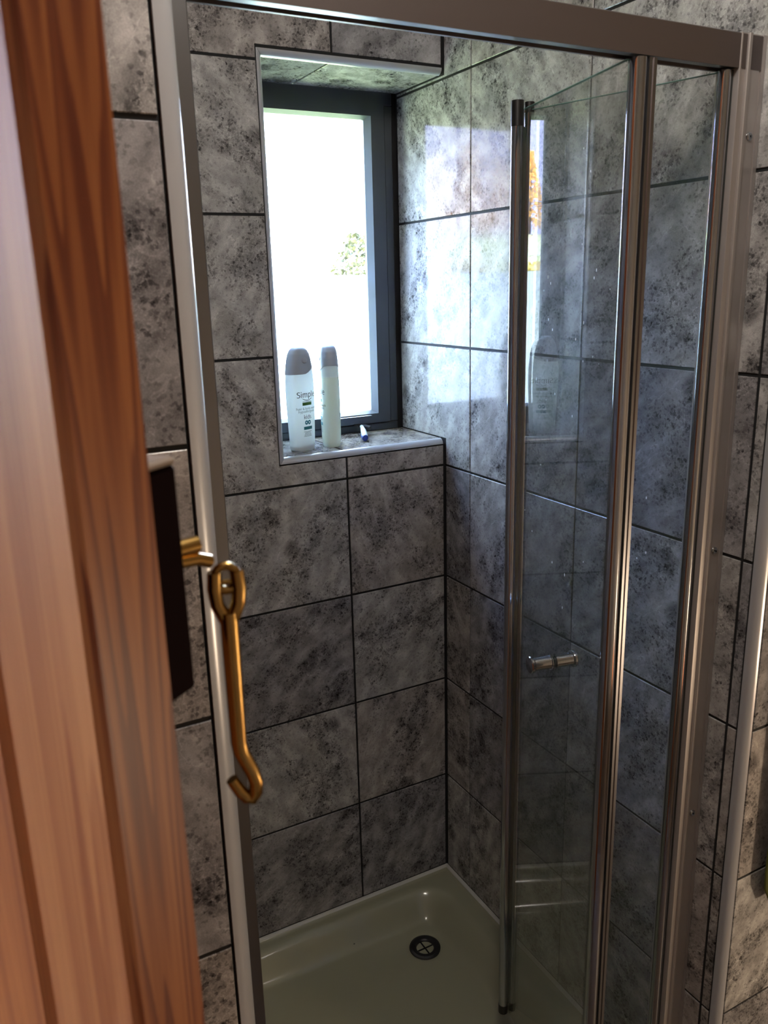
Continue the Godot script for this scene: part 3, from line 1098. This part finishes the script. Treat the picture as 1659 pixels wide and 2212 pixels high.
# ------------------------------------------------------------------ things on the sill
func oval(rx: float, rz: float, y: float, n := 36, pw := 2.4, cx := 0.0) -> PackedVector3Array:
	var q := PackedVector3Array()
	for i in n:
		var a := TAU * i / n
		var c := cos(a)
		var s := sin(a)
		q.append(Vector3(cx + rx * signf(c) * pow(absf(c), 2.0 / pw), y, rz * signf(s) * pow(absf(s), 2.0 / pw)))
	return q


# lettering bent round a bottle whose half width and half depth at height y come from shape
func wrap_mesh(src: ArrayMesh, at: Vector2, shape: Callable, lift: float) -> ArrayMesh:
	var arr := src.surface_get_arrays(0)
	var vs: PackedVector3Array = arr[Mesh.ARRAY_VERTEX]
	var ns: PackedVector3Array = arr[Mesh.ARRAY_NORMAL]
	for i in vs.size():
		var x := vs[i].x + at.x
		var y := vs[i].y + at.y
		var rr: Vector2 = shape.call(y)
		var c := clampf(x / rr.x, -0.97, 0.97)
		var s := pow(1.0 - pow(absf(c), 2.4), 1.0 / 2.4)
		vs[i] = Vector3(c * rr.x, y, s * rr.y + lift + vs[i].z)
		ns[i] = Vector3(c * rr.y / rr.x, 0.0, s).normalized()
	arr[Mesh.ARRAY_VERTEX] = vs
	arr[Mesh.ARRAY_NORMAL] = ns
	arr[Mesh.ARRAY_TANGENT] = null
	var m := ArrayMesh.new()
	m.add_surface_from_arrays(Mesh.PRIMITIVE_TRIANGLES, arr)
	return m


func lettering(text: String, size: float) -> ArrayMesh:
	var f := SystemFont.new()
	f.font_names = PackedStringArray(["Droid Sans"])
	var tm := TextMesh.new()
	tm.font = f
	tm.text = text
	tm.font_size = 64
	tm.pixel_size = size / 64.0
	tm.depth = 0.0001
	tm.curve_step = 2.0
	tm.horizontal_alignment = HORIZONTAL_ALIGNMENT_CENTER
	tm.vertical_alignment = VERTICAL_ALIGNMENT_CENTER
	var m := ArrayMesh.new()
	m.add_surface_from_arrays(Mesh.PRIMITIVE_TRIANGLES, tm.get_mesh_arrays())
	return m


# a flat patch as a fine grid so that it can be bent; outline given as a test on (x, y)
func patch(w: float, h: float, inside = null, nx := 16, ny := 6) -> ArrayMesh:
	var b := Build.new()
	var z := Vector3(0, 0, 1)
	for i in nx:
		for k in ny:
			var x0 := -w / 2 + w * i / nx
			var x1 := -w / 2 + w * (i + 1) / nx
			var ya := -h / 2 + h * k / ny
			var yb := -h / 2 + h * (k + 1) / ny
			if inside != null and not inside.call((x0 + x1) / 2, (ya + yb) / 2):
				continue
			b.tri(Vector3(x0, ya, 0), Vector3(x1, ya, 0), Vector3(x1, yb, 0), z, z, z)
			b.tri(Vector3(x0, ya, 0), Vector3(x1, yb, 0), Vector3(x0, yb, 0), z, z, z)
	return b.done()


func build_bottle(at: Vector3, turn: float, fill_y: float, body_mat: Material, label: String) -> Node3D:
	var t := thing("shampoo_bottle", at, turn)
	tag(t, label, "bottle", "bottles on the window sill")
	# half width, half depth by height
	var keys := [[0.0, 0.0245, 0.0165], [0.004, 0.0272, 0.0180], [0.02, 0.0282, 0.0188], [0.06, 0.0300, 0.0192], [0.10, 0.0318, 0.0194], [0.13, 0.0322, 0.0192], [0.15, 0.0310, 0.0186], [0.1655, 0.0288, 0.0178], [0.178, 0.0262, 0.0172], [0.190, 0.0228, 0.0162], [0.198, 0.0178, 0.0142], [0.2025, 0.0128, 0.0112], [0.2045, 0.0080, 0.0075]]
	var shape := func(y: float) -> Vector2:
		for i in keys.size() - 1:
			if y <= keys[i + 1][0]:
				var s: float = smoothstep(0.0, 1.0, (y - keys[i][0]) / (keys[i + 1][0] - keys[i][0])) * 0.5 + 0.5 * (y - keys[i][0]) / (keys[i + 1][0] - keys[i][0])
				return Vector2(lerpf(keys[i][1], keys[i + 1][1], s), lerpf(keys[i][2], keys[i + 1][2], s))
		return Vector2(0.008, 0.0075)
	var rings := func(ya: float, yb: float, n: int) -> Array:
		var out := []
		for i in n + 1:
			var y := lerpf(ya, yb, float(i) / n)
			var r: Vector2 = shape.call(y)
			out.append(oval(r.x, r.y, y))
		return out
	# body, its filled part, and the cap with a sloping lower edge
	var b := Build.new()
	b.loft(rings.call(fill_y, 0.166, 22))
	put("empty_neck", b, M.bottle, t)
	b = Build.new()
	b.loft(rings.call(0.0, fill_y, 26))
	put("body", b, body_mat, t)
	b = Build.new()
	var cr := []
	for i in 23:
		var ring := PackedVector3Array()
		for q in oval(1.0, 1.0, 0.0):
			var y := lerpf(0.1560, 0.2045, i / 22.0)
			y += (1.0 - smoothstep(0.156, 0.19, y)) * (0.012 * smoothstep(-0.1, 1.0, q.x) - 0.003)
			var rr: Vector2 = shape.call(y)
			ring.append(Vector3(q.x * (rr.x + 0.0008), y + 0.0004 * i / 22.0, q.z * (rr.y + 0.0008)))
		cr.append(ring)
	b.loft(cr)
	var cap := put("cap", b, M.cap, t)
	b = Build.new()
	b.T = Transform3D(Basis(Vector3(1, 0, 0), deg_to_rad(-14)), Vector3(0.0, 0.181, 0.0160))
	b.ball(Vector3.ZERO, Vector3(0.0085, 0.0078, 0.0026), 16)
	put("thumb_dent", b, M.cap_dent, cap)
	# print
	var stamp := func(called: String, m: ArrayMesh, px: float, py: float, mat: Material) -> void:
		var o := MeshInstance3D.new()
		o.mesh = wrap_mesh(m, Vector2(px, py), shape, 0.00025)
		o.material_override = mat
		o.name = numbered(t, called)
		t.add_child(o, true)
	stamp.call("brand_print", lettering("Simple", 0.0155), 0.0, 0.1130, M.ink)
	stamp.call("swoosh", patch(0.024, 0.006, func(x: float, y: float) -> bool: return absf(y - (x * x * 26.0 - 0.0022)) < 0.0006, 40, 20), 0.001, 0.1040, M.ink)
	stamp.call("green_band", patch(0.024, 0.0060), 0.0, 0.0950, M.ink_green)
	stamp.call("thin_rule", patch(0.023, 0.0010), 0.0, 0.0995, M.ink_grey)
	stamp.call("print_line", lettering("hair & body wash", 0.0062), 0.0, 0.0858, M.ink_grey)
	stamp.call("print_line", lettering("hypoallergenic", 0.0042), 0.0, 0.0800, M.ink_grey)
	stamp.call("print_line", lettering("kids", 0.0110), 0.0, 0.0690, M.ink_purple)
	stamp.call("mask_emblem", patch(0.0160, 0.0110, func(x: float, y: float) -> bool:
		var e1 := Vector2((absf(x) - 0.0038) / 0.0040, (y - 0.0005) / 0.0044).length() < 1.0
		var hole := Vector2(absf(x) - 0.0038, y - 0.0006).length() < 0.0014
		return (e1 or (absf(x) < 0.002 and absf(y - 0.001) < 0.0022)) and not hole, 40, 30), 0.0, 0.0575, M.ink_teal)
	stamp.call("teal_band", patch(0.0215, 0.0062), 0.0, 0.0470, M.ink_teal)
	for k in 5:
		stamp.call("small_print", patch(0.020 - 0.0016 * ((k * 7) % 4), 0.0008), -0.001, 0.0400 - 0.0023 * k, M.ink_grey)
	return t


func build_sill_things() -> void:
	build_bottle(Vector3(-0.3005, 1.2150, -0.060), deg_to_rad(20), 0.010, M.bottle, "translucent bottle with printed label turned outwards, nearer the recess edge strip corner")
	build_bottle(Vector3(-0.2300, 1.2150, -0.073), deg_to_rad(-104), 0.142, M.liquid, "nearly full milky bottle standing edge-on in front of the window handle")
	# razor lying on the sill, handle end towards the room
	var t := thing("disposable_razor", Vector3(-0.140, 1.2152, -0.105), deg_to_rad(-22))
	tag(t, "small blue and white razor lying on the tiled sill", "razor")
	var b := Build.new()
	b.T = Transform3D(Basis.from_euler(Vector3(0.2, deg_to_rad(-30), deg_to_rad(-12))), Vector3(0.002, 0.0195, -0.044))
	b.box(Vector3(-0.019, -0.0035, -0.005), Vector3(0.019, 0.0035, 0.005), 0.0012)
	put("head", b, M.gasket, t)
	b = Build.new()
	var rings := []
	for k in 15:
		var s := k / 14.0
		var c := Vector3(0, 0.0190 - 0.0105 * s + 0.003 * sin(PI * s), -0.042 + 0.082 * s)
		var w := lerpf(0.0040, 0.0066, smoothstep(0.1, 0.8, s)) * (1.0 - 0.35 * smoothstep(0.9, 1.0, s))
		var ring := PackedVector3Array()
		for j in 18:
			var a := TAU * j / 18.0
			ring.append(c + Vector3(cos(a) * w, sin(a) * w * 0.85, 0))
		rings.append(ring)
	b.loft(rings)
	var hd := put("handle", b, M.razor_white, t)
	b = Build.new()
	rings = []
	for k in 8:
		var s := k / 7.0
		var c := Vector3(0, 0.0080 - 0.0006 * s, 0.010 + 0.033 * s)
		var w := 0.0071 * (1.0 - 0.3 * smoothstep(0.85, 1.0, s))
		var ring := PackedVector3Array()
		for j in 18:
			var a := TAU * j / 18.0
			ring.append(c + Vector3(cos(a) * w, sin(a) * 0.0066, 0))
		rings.append(ring)
	b.loft(rings)
	put("grip_sleeve", b, M.blue, hd)
	b = Build.new()
	for k in 4:
		b.box(Vector3(-0.0045, 0.0150 - 0.0006 * k, -0.004 + 0.006 * k), Vector3(0.0045, 0.0168 - 0.0006 * k, -0.0015 + 0.006 * k), 0.0005)
	put("grip_ribs", b, M.blue, hd)


# ------------------------------------------------------------------ the pine door with its hook
func build_room_door() -> void:
	# local frame: +x runs from the near arris along the leaf to its hinges, +z through its thickness (away from the hall)
	var A := Vector3(-0.8985, 0.0, 1.1775)
	var t1 := Vector3(sin(deg_to_rad(-37.0)), 0, -cos(deg_to_rad(-37.0)))
	var t2 := Vector3(sin(deg_to_rad(53.1)), 0, -cos(deg_to_rad(53.1)))
	var t := thing("pine_door", A)
	t.basis = Basis(t1, Vector3.UP, t1.cross(Vector3.UP))
	var zs := signf(t.basis.z.dot(t2))     # thickness direction along local z
	tag(t, "varnished pine plank door standing open, seen at its lock edge", "door")
	var D := 0.044
	var lo := func(x: float, y: float, z: float) -> Vector3: return Vector3(x, y, z * zs)
	var bx := func(b: Build, a: Vector3, c: Vector3, ch: float) -> void:
		b.box(Vector3(minf(a.x, c.x), minf(a.y, c.y), minf(a.z, c.z)), Vector3(maxf(a.x, c.x), maxf(a.y, c.y), maxf(a.z, c.z)), ch)
	var x := 0.0
	var widths := [0.0532, 0.092, 0.092, 0.092, 0.092, 0.092, 0.092, 0.082]
	for i in widths.size():
		var b := Build.new()
		bx.call(b, lo.call(x, 0.012, 0.0), lo.call(x + widths[i] - 0.0012, 2.0, D), 0.0035)
		# texture coordinates: along the board vertical, across it horizontal, a fresh start on each board
		var off := Vector2(rng.randf() * 0.07, rng.randf() * 0.06)
		for k in b.t.size():
			b.t[k] = Vector2(b.v[k].x - absf(b.v[k].z), b.v[k].y) + (off if i > 0 else Vector2.ZERO)
		put("plank", b, M.wood if i > 0 else M.wood_edge, t)
		x += widths[i]
	# dark lock case on the bathroom side
	var b := Build.new()
	bx.call(b, lo.call(0.010, 1.3570, D), lo.call(0.060, 1.4620, D + 0.0258), 0.002)
	var lock := put("lock_case", b, M.lock, t)
	b = Build.new()
	bx.call(b, lo.call(0.0095, 1.4620, D), lo.call(0.0605, 1.4655, D + 0.0250), 0.0012)
	put("top_plate", b, M.lock_top, lock)
	# cabin hook: screw eye in the lock case, the hook hanging from it
	var h := thing("cabin_hook", Vector3(-0.8290, 1.36, 1.110))
	tag(h, "brass cabin hook hanging from the dark lock case on the pine door", "hook")
	var IN := Transform3D(Basis.IDENTITY, -h.position)
	var R := A + t2 * D
	var base := R + t2 * 0.0258 + t1 * 0.020 + Vector3.UP * 1.4210
	var hang := Vector3(-0.8262, 1.4015, 1.1100)
	var right := Vector3(0.96, 0, 0.276)
	b = Build.new()
	b.T = IN
	var d := (Vector3(hang.x, 0, hang.z) - Vector3(base.x, 0, base.z)).normalized()
	b.tube(PackedVector3Array([base - d * 0.002, base + d * 0.0012]), 0.0075, 20)
	var eye := put("screw_eye", b, M.brass, h)
	b = Build.new()
	b.T = IN
	b.tube(PackedVector3Array([base, base + d * 0.006, base + d * 0.015, base + d * 0.0155]), 0.0042, 14)
	b.tube(PackedVector3Array([base + Vector3(0, -0.006, 0) + d * 0.004, base + Vector3(0, -0.007, 0) + d * 0.015, base + Vector3(0, -0.010, 0) + d * 0.022]), 0.0032, 12)
	var ringp := PackedVector3Array()
	for i in 17:
		var a := TAU * i / 16.0 + 0.3
		ringp.append(hang + Vector3(0, -0.001, 0) + right * (cos(a) * 0.0056) + Vector3.UP * (sin(a) * 0.0062))
	b.tube(ringp, 0.0022, 10)
	put("shank", b, M.brass, eye)
	# fork of the hook and its pin
	b = Build.new()
	b.T = IN
	for s in [-1.0, 1.0]:
		b.tube(PackedVector3Array([hang + right * (0.0052 * s) + Vector3(0, 0.0025, 0), hang + right * (0.0058 * s) + Vector3(0, -0.006, 0), hang + right * (0.0050 * s) + Vector3(0, -0.014, 0), hang + right * (0.0015 * s) + Vector3(0, -0.022, 0)]), 0.0036, 14)
	put("fork", b, M.brass, h)
	b = Build.new()
	b.T = IN
	b.tube(PackedVector3Array([hang + right * -0.0085 + Vector3(0, -0.003, 0), hang + right * 0.0085 + Vector3(0, -0.003, 0)]), 0.0014, 10)
	put("pin", b, M.brass, h)
	b = Build.new()
	b.T = IN
	var pts := PackedVector3Array()
	for i in 6:
		pts.append(hang + Vector3(0, -0.018 - 0.0140 * i, 0))
	for q in [[0.0006, -0.0935], [0.0026, -0.0990], [0.0052, -0.1055], [0.0070, -0.1120], [0.0066, -0.1180], [0.0045, -0.1215], [0.0018, -0.1205], [-0.0012, -0.1165], [-0.0035, -0.1120], [-0.0050, -0.1090]]:
		pts.append(hang + right * q[0] + Vector3(0, q[1], 0))
	b.tube(pts, 0.0046, 18, 0.0032)
	put("hook", b, M.brass, h)
	# hinges on the wall side
	for y in [0.25, 1.75]:
		b = Build.new()
		b.tube(PackedVector3Array([lo.call(x + 0.006, y, -0.002), lo.call(x + 0.006, y + 0.09, -0.002)]), 0.006, 12)
		put("hinge", b, M.brass, t)


# ------------------------------------------------------------------ an added fill lamp, out of view
func build_fill_lamp() -> void:
	var t := thing("added_ceiling_lamp", Vector3(-0.58, WALL_H, 1.05))  # added to fill the shower from above, no known fitting
	tag(t, "added unseen ceiling lamp filling the upper shower with light", "lamp")
	var b := Build.new()
	b.lathe(PackedVector2Array([Vector2(0.0, -0.0005), Vector2(0.13, -0.0005), Vector2(0.13, -0.02), Vector2(0.12, -0.022)]), Transform3D.IDENTITY, 36)
	put("base", b, M.satin, t)
	b = Build.new()
	var pr := PackedVector2Array()
	for i in 10:
		var a := PI / 2 * i / 9.0
		pr.append(Vector2(0.12 * cos(a), -0.022 - 0.05 * sin(a)))
	b.lathe(pr, Transform3D.IDENTITY, 36)
	put("lamp_shade", b, M.shade, t)
	var l := OmniLight3D.new()
	l.name = "fill_light"
	l.light_color = Color(1.0, 0.97, 0.94)
	l.light_energy = 0.33
	l.omni_range = 9.0
	l.omni_attenuation = 2.0
	l.light_size = 0.10
	l.shadow_enabled = true
	l.position = Vector3(0, -0.19, 0)
	t.add_child(l)


# ------------------------------------------------------------------ round the corner: an added, unseen lamp on its stand, a towel
func build_room_things() -> void:
	var st := thing("added_stool", Vector3(0.62, 0, 1.75))  # added out of view, only to carry the added lamp
	tag(st, "added unseen pine seat carrying the added warm lamp", "added_stool")
	var b := Build.new()
	b.lathe(PackedVector2Array([Vector2(0, 0.40), Vector2(0.15, 0.40), Vector2(0.155, 0.405), Vector2(0.155, 0.425), Vector2(0.15, 0.43), Vector2(0, 0.43)]), Transform3D.IDENTITY, 32)
	put("seat", b, M.wood, st)
	for k in 3:
		var a := TAU * k / 3.0
		b = Build.new()
		b.tube(PackedVector3Array([Vector3(cos(a) * 0.15, 0, sin(a) * 0.15), Vector3(cos(a) * 0.10, 0.402, sin(a) * 0.10)]), 0.016, 12)
		put("leg", b, M.wood, st)
	var t := thing("added_table_lamp", Vector3(0.62, 0.43, 1.75))  # added out of view to brighten the low tiles by the corner
	tag(t, "added unseen globe lamp warming the low tiles of the return wall", "lamp")
	b = Build.new()
	b.lathe(PackedVector2Array([Vector2(0, 0), Vector2(0.06, 0), Vector2(0.06, 0.012), Vector2(0.02, 0.025), Vector2(0.012, 0.10), Vector2(0.03, 0.112), Vector2(0.0, 0.114)]), Transform3D.IDENTITY, 28)
	put("base", b, M.brass, t)
	b = Build.new()
	b.ball(Vector3(0, 0.19, 0), Vector3(0.085, 0.085, 0.085), 24)
	put("lamp_shade", b, M.shade, t)
	var l := OmniLight3D.new()
	l.name = "added_table_lamp_light"
	l.light_color = Color(1.0, 0.88, 0.74)
	l.light_energy = 0.62
	l.omni_range = 8.0
	l.omni_attenuation = 2.0
	l.light_size = 0.08
	l.shadow_enabled = true
	l.position = Vector3(0, 0.19, 0)
	t.add_child(l)
	# towel folded over a peg on the return wall
	t = thing("towel", Vector3(0.155, 0.0, 0.80))
	tag(t, "olive towel hanging on the tiled return wall, only its edge in view", "towel")
	b = Build.new()
	var rows_ := []
	for i in 33:
		var y := lerpf(0.605, 1.62, i / 32.0)
		var w := lerpf(0.100, 0.042, smoothstep(0.9, 1.62, y)) * (1.0 - 0.18 * (1.0 - smoothstep(0.605, 0.645, y)))
		var ring := PackedVector3Array()
		for k in 64:
			var a := TAU * k / 64.0
			var x := cos(a) * w
			var front := maxf(sin(a), 0.0)
			ring.append(Vector3(x, y, 0.004 + sin(a) * 0.012 + front * 0.010 * (0.5 + 0.5 * cos(x / w * 11.0 + y * 1.5))))
		rows_.append(ring)
	b.loft(rows_)
	put("cloth", b, M.towel, t)
	b = Build.new()
	b.tube(PackedVector3Array([Vector3(0, 1.628, -0.013), Vector3(0, 1.628, 0.03), Vector3(0, 1.64, 0.035)]), 0.006, 12)
	var pg := put("peg", b, M.chrome)
	pg.position = t.position
	tag(pg, "chrome peg in the return wall holding the olive towel", "peg")


# ------------------------------------------------------------------ outside
func ground_h(x: float, z: float) -> float:
	var r := Vector2(x, z).length()
	var be := rad_to_deg(atan2(x, -z))
	var left := 1.0 - smoothstep(-2.0, 15.0, be)
	var h := -1.0 - 0.012 * minf(r, 300.0)
	h += left * 0.094 * clampf(r - 6.0, 0.0, 110.0)
	h += left * 0.34 * maxf(r - 260.0, 0.0) * (1.0 + 0.25 * sin(be * 0.21 + 1.0) + 0.12 * sin(be * 0.77))
	return h


func build_outside() -> void:
	var b := Build.new()
	var m := Build.new()
	var rs := [0.0, 2, 4, 7, 11, 16, 22, 30, 40, 52, 66, 82, 100, 125, 160, 210, 270, 340, 430, 540, 660, 800]
	var step := 4
	for i in rs.size() - 1:
		for a in range(-88, 88, step):
			var p: Array[Vector3] = []
			for e in [[i, a], [i + 1, a], [i + 1, a + step], [i, a + step]]:
				var r: float = rs[e[0]]
				var be := deg_to_rad(float(e[1]))
				var x := r * sin(be)
				var z := -r * cos(be)
				p.append(Vector3(x, ground_h(x, z), z - 0.3))
			var dst := m if rs[i] >= 210 else b
			dst.quad(p[0], p[1], p[2], p[3], Vector3.UP)
	var g := put("ground", b, M.grass)
	tag(g, "sunlit yellow-green meadow outside the window", "ground", "", "structure")
	g = put("hills", m, M.rock)
	tag(g, "purple-grey mountain side beyond the larches", "hill", "", "structure")
	# larches
	var proto: Node3D = null
	for k in 26:
		var be := deg_to_rad(-54.0 + 2.0 * k)
		var r := 98.0 + 9.0 * (k % 2) + rng.randf_range(-0.8, 0.8)
		var x := r * sin(be)
		var z := -r * cos(be)
		var o: Node3D
		if proto == null:
			o = larch()
			proto = o
		else:
			o = proto.duplicate()
			o.name = numbered(self, "larch_tree")
			add_child(o, true)
		o.position = Vector3(x, ground_h(x, z) - 0.2, z)
		o.rotation.y = rng.randf() * TAU
		var s := rng.randf_range(0.85, 1.1)
		o.scale = Vector3(s, s, s)
	# the bush seen through the clear glass
	var be0 := deg_to_rad(26.6)
	bush("garden_tree", Vector3(-0.9343 + 24.0 * sin(be0), 0, 1.4754 - 24.0 * cos(be0)), 1.05, 4.15, M.leaf, "olive-green tree top showing at the side of the clear window glass", "tree", "")
	for k in 5:
		var be := deg_to_rad(-44.0 + 10.0 * k)
		var r := 12.0 + (k % 3)
		bush("shrub", Vector3(r * sin(be), 0, -r * cos(be)), 0.9, 2.35, M.hedge, "yellow garden shrub reflected low in the shower glass", "shrub", "yellow shrubs in the garden")
	# rail fence across the meadow
	var f := thing("rail_fence", Vector3(0, 0, 0))
	tag(f, "pale post and rail fence across the meadow outside", "fence")
	var prev := Vector3.ZERO
	for k in 15:
		var be := deg_to_rad(-56.0 + 4.0 * k)
		var x := 40.0 * sin(be)
		var z := -40.0 * cos(be)
		var y := ground_h(x, z)
		var q := Build.new()
		q.box(Vector3(x - 0.06, y - 0.2, z - 0.06), Vector3(x + 0.06, y + 1.1, z + 0.06), 0.01)
		put("post", q, M.rail, f)
		if k > 0:
			q = Build.new()
			q.tube(PackedVector3Array([prev, Vector3(x, y + 1.0, z)]), 0.07, 8)
			put("rail", q, M.rail, f)
		prev = Vector3(x, y + 1.0, z)


func larch() -> Node3D:
	var t := thing("larch_tree")
	tag(t, "golden autumn larch on the slope, reflected in the glass", "tree", "golden larches on the hillside")
	var b := Build.new()
	b.tube(PackedVector3Array([Vector3(0, 0, 0), Vector3(0.1, 5, 0), Vector3(0, 9.4, 0.1)]), 0.2, 8, 0.04)
	put("trunk", b, M.bark, t)
	b = Build.new()
	for k in 420:
		var s := rng.randf()
		var h := 1.0 + 8.6 * s
		var rad := 2.0 * (1.0 - s) * (0.6 + 0.4 * rng.randf()) + 0.15
		var a := rng.randf() * TAU
		var c := Vector3(cos(a) * rad, h - rad * 0.25, sin(a) * rad)
		var w := rng.randf_range(0.16, 0.36)
		var d := Vector3(rng.randf_range(-1, 1), rng.randf_range(-0.6, 1), rng.randf_range(-1, 1)).normalized()
		var e := d.cross(Vector3(rng.randf_range(-1, 1), rng.randf_range(-1, 1), rng.randf_range(-1, 1))).normalized()
		var n := d.cross(e).normalized()
		for q in [[d, e], [d, n], [e, n]]:
			var u: Vector3 = q[0]
			var v: Vector3 = q[1]
			b.quad(c - u * w - v * w * 0.3, c + u * w - v * w * 0.3, c + u * w * 0.6 + v * w * 0.5, c - u * w * 0.6 + v * w * 0.5, u.cross(v))
	put("crown", b, M.larch, t)
	return t


func bush(called: String, at: Vector3, half: float, h: float, mat: Material, label: String, category: String, group: String) -> void:
	at.y = ground_h(at.x, at.z)
	var t := thing(called, at)
	tag(t, label, category, group)
	var b := Build.new()
	b.tube(PackedVector3Array([Vector3(0, 0, 0), Vector3(0.05, h * 0.5, 0), Vector3(0, h * 0.85, 0)]), 0.09, 8, 0.03)
	put("stem", b, M.bark, t)
	b = Build.new()
	for k in 2400:
		var s := rng.randf()
		var y := h * (0.12 + 0.88 * s)
		var env := half * sqrt(maxf(0.0, 1.0 - pow(absf(s * 1.02 - 0.30) / 0.74, 1.7)))
		var a := rng.randf() * TAU
		var rad := env * (0.35 + 0.65 * sqrt(rng.randf())) * (0.8 + 0.2 * sin(a * 3.0 + y * 5.0))
		var c := Vector3(cos(a) * rad, y, sin(a) * rad)
		var w := rng.randf_range(0.05, 0.12)
		var d := Vector3(rng.randf_range(-1, 1), rng.randf_range(-1, 1), rng.randf_range(-1, 1)).normalized()
		var e := d.cross(Vector3(rng.randf_range(-1, 1), rng.randf_range(-1, 1), rng.randf_range(-1, 1))).normalized()
		b.quad(c - d * w, c - e * w * 0.5, c + d * w, c + e * w * 0.5, d.cross(e))
	put("foliage", b, mat, t)
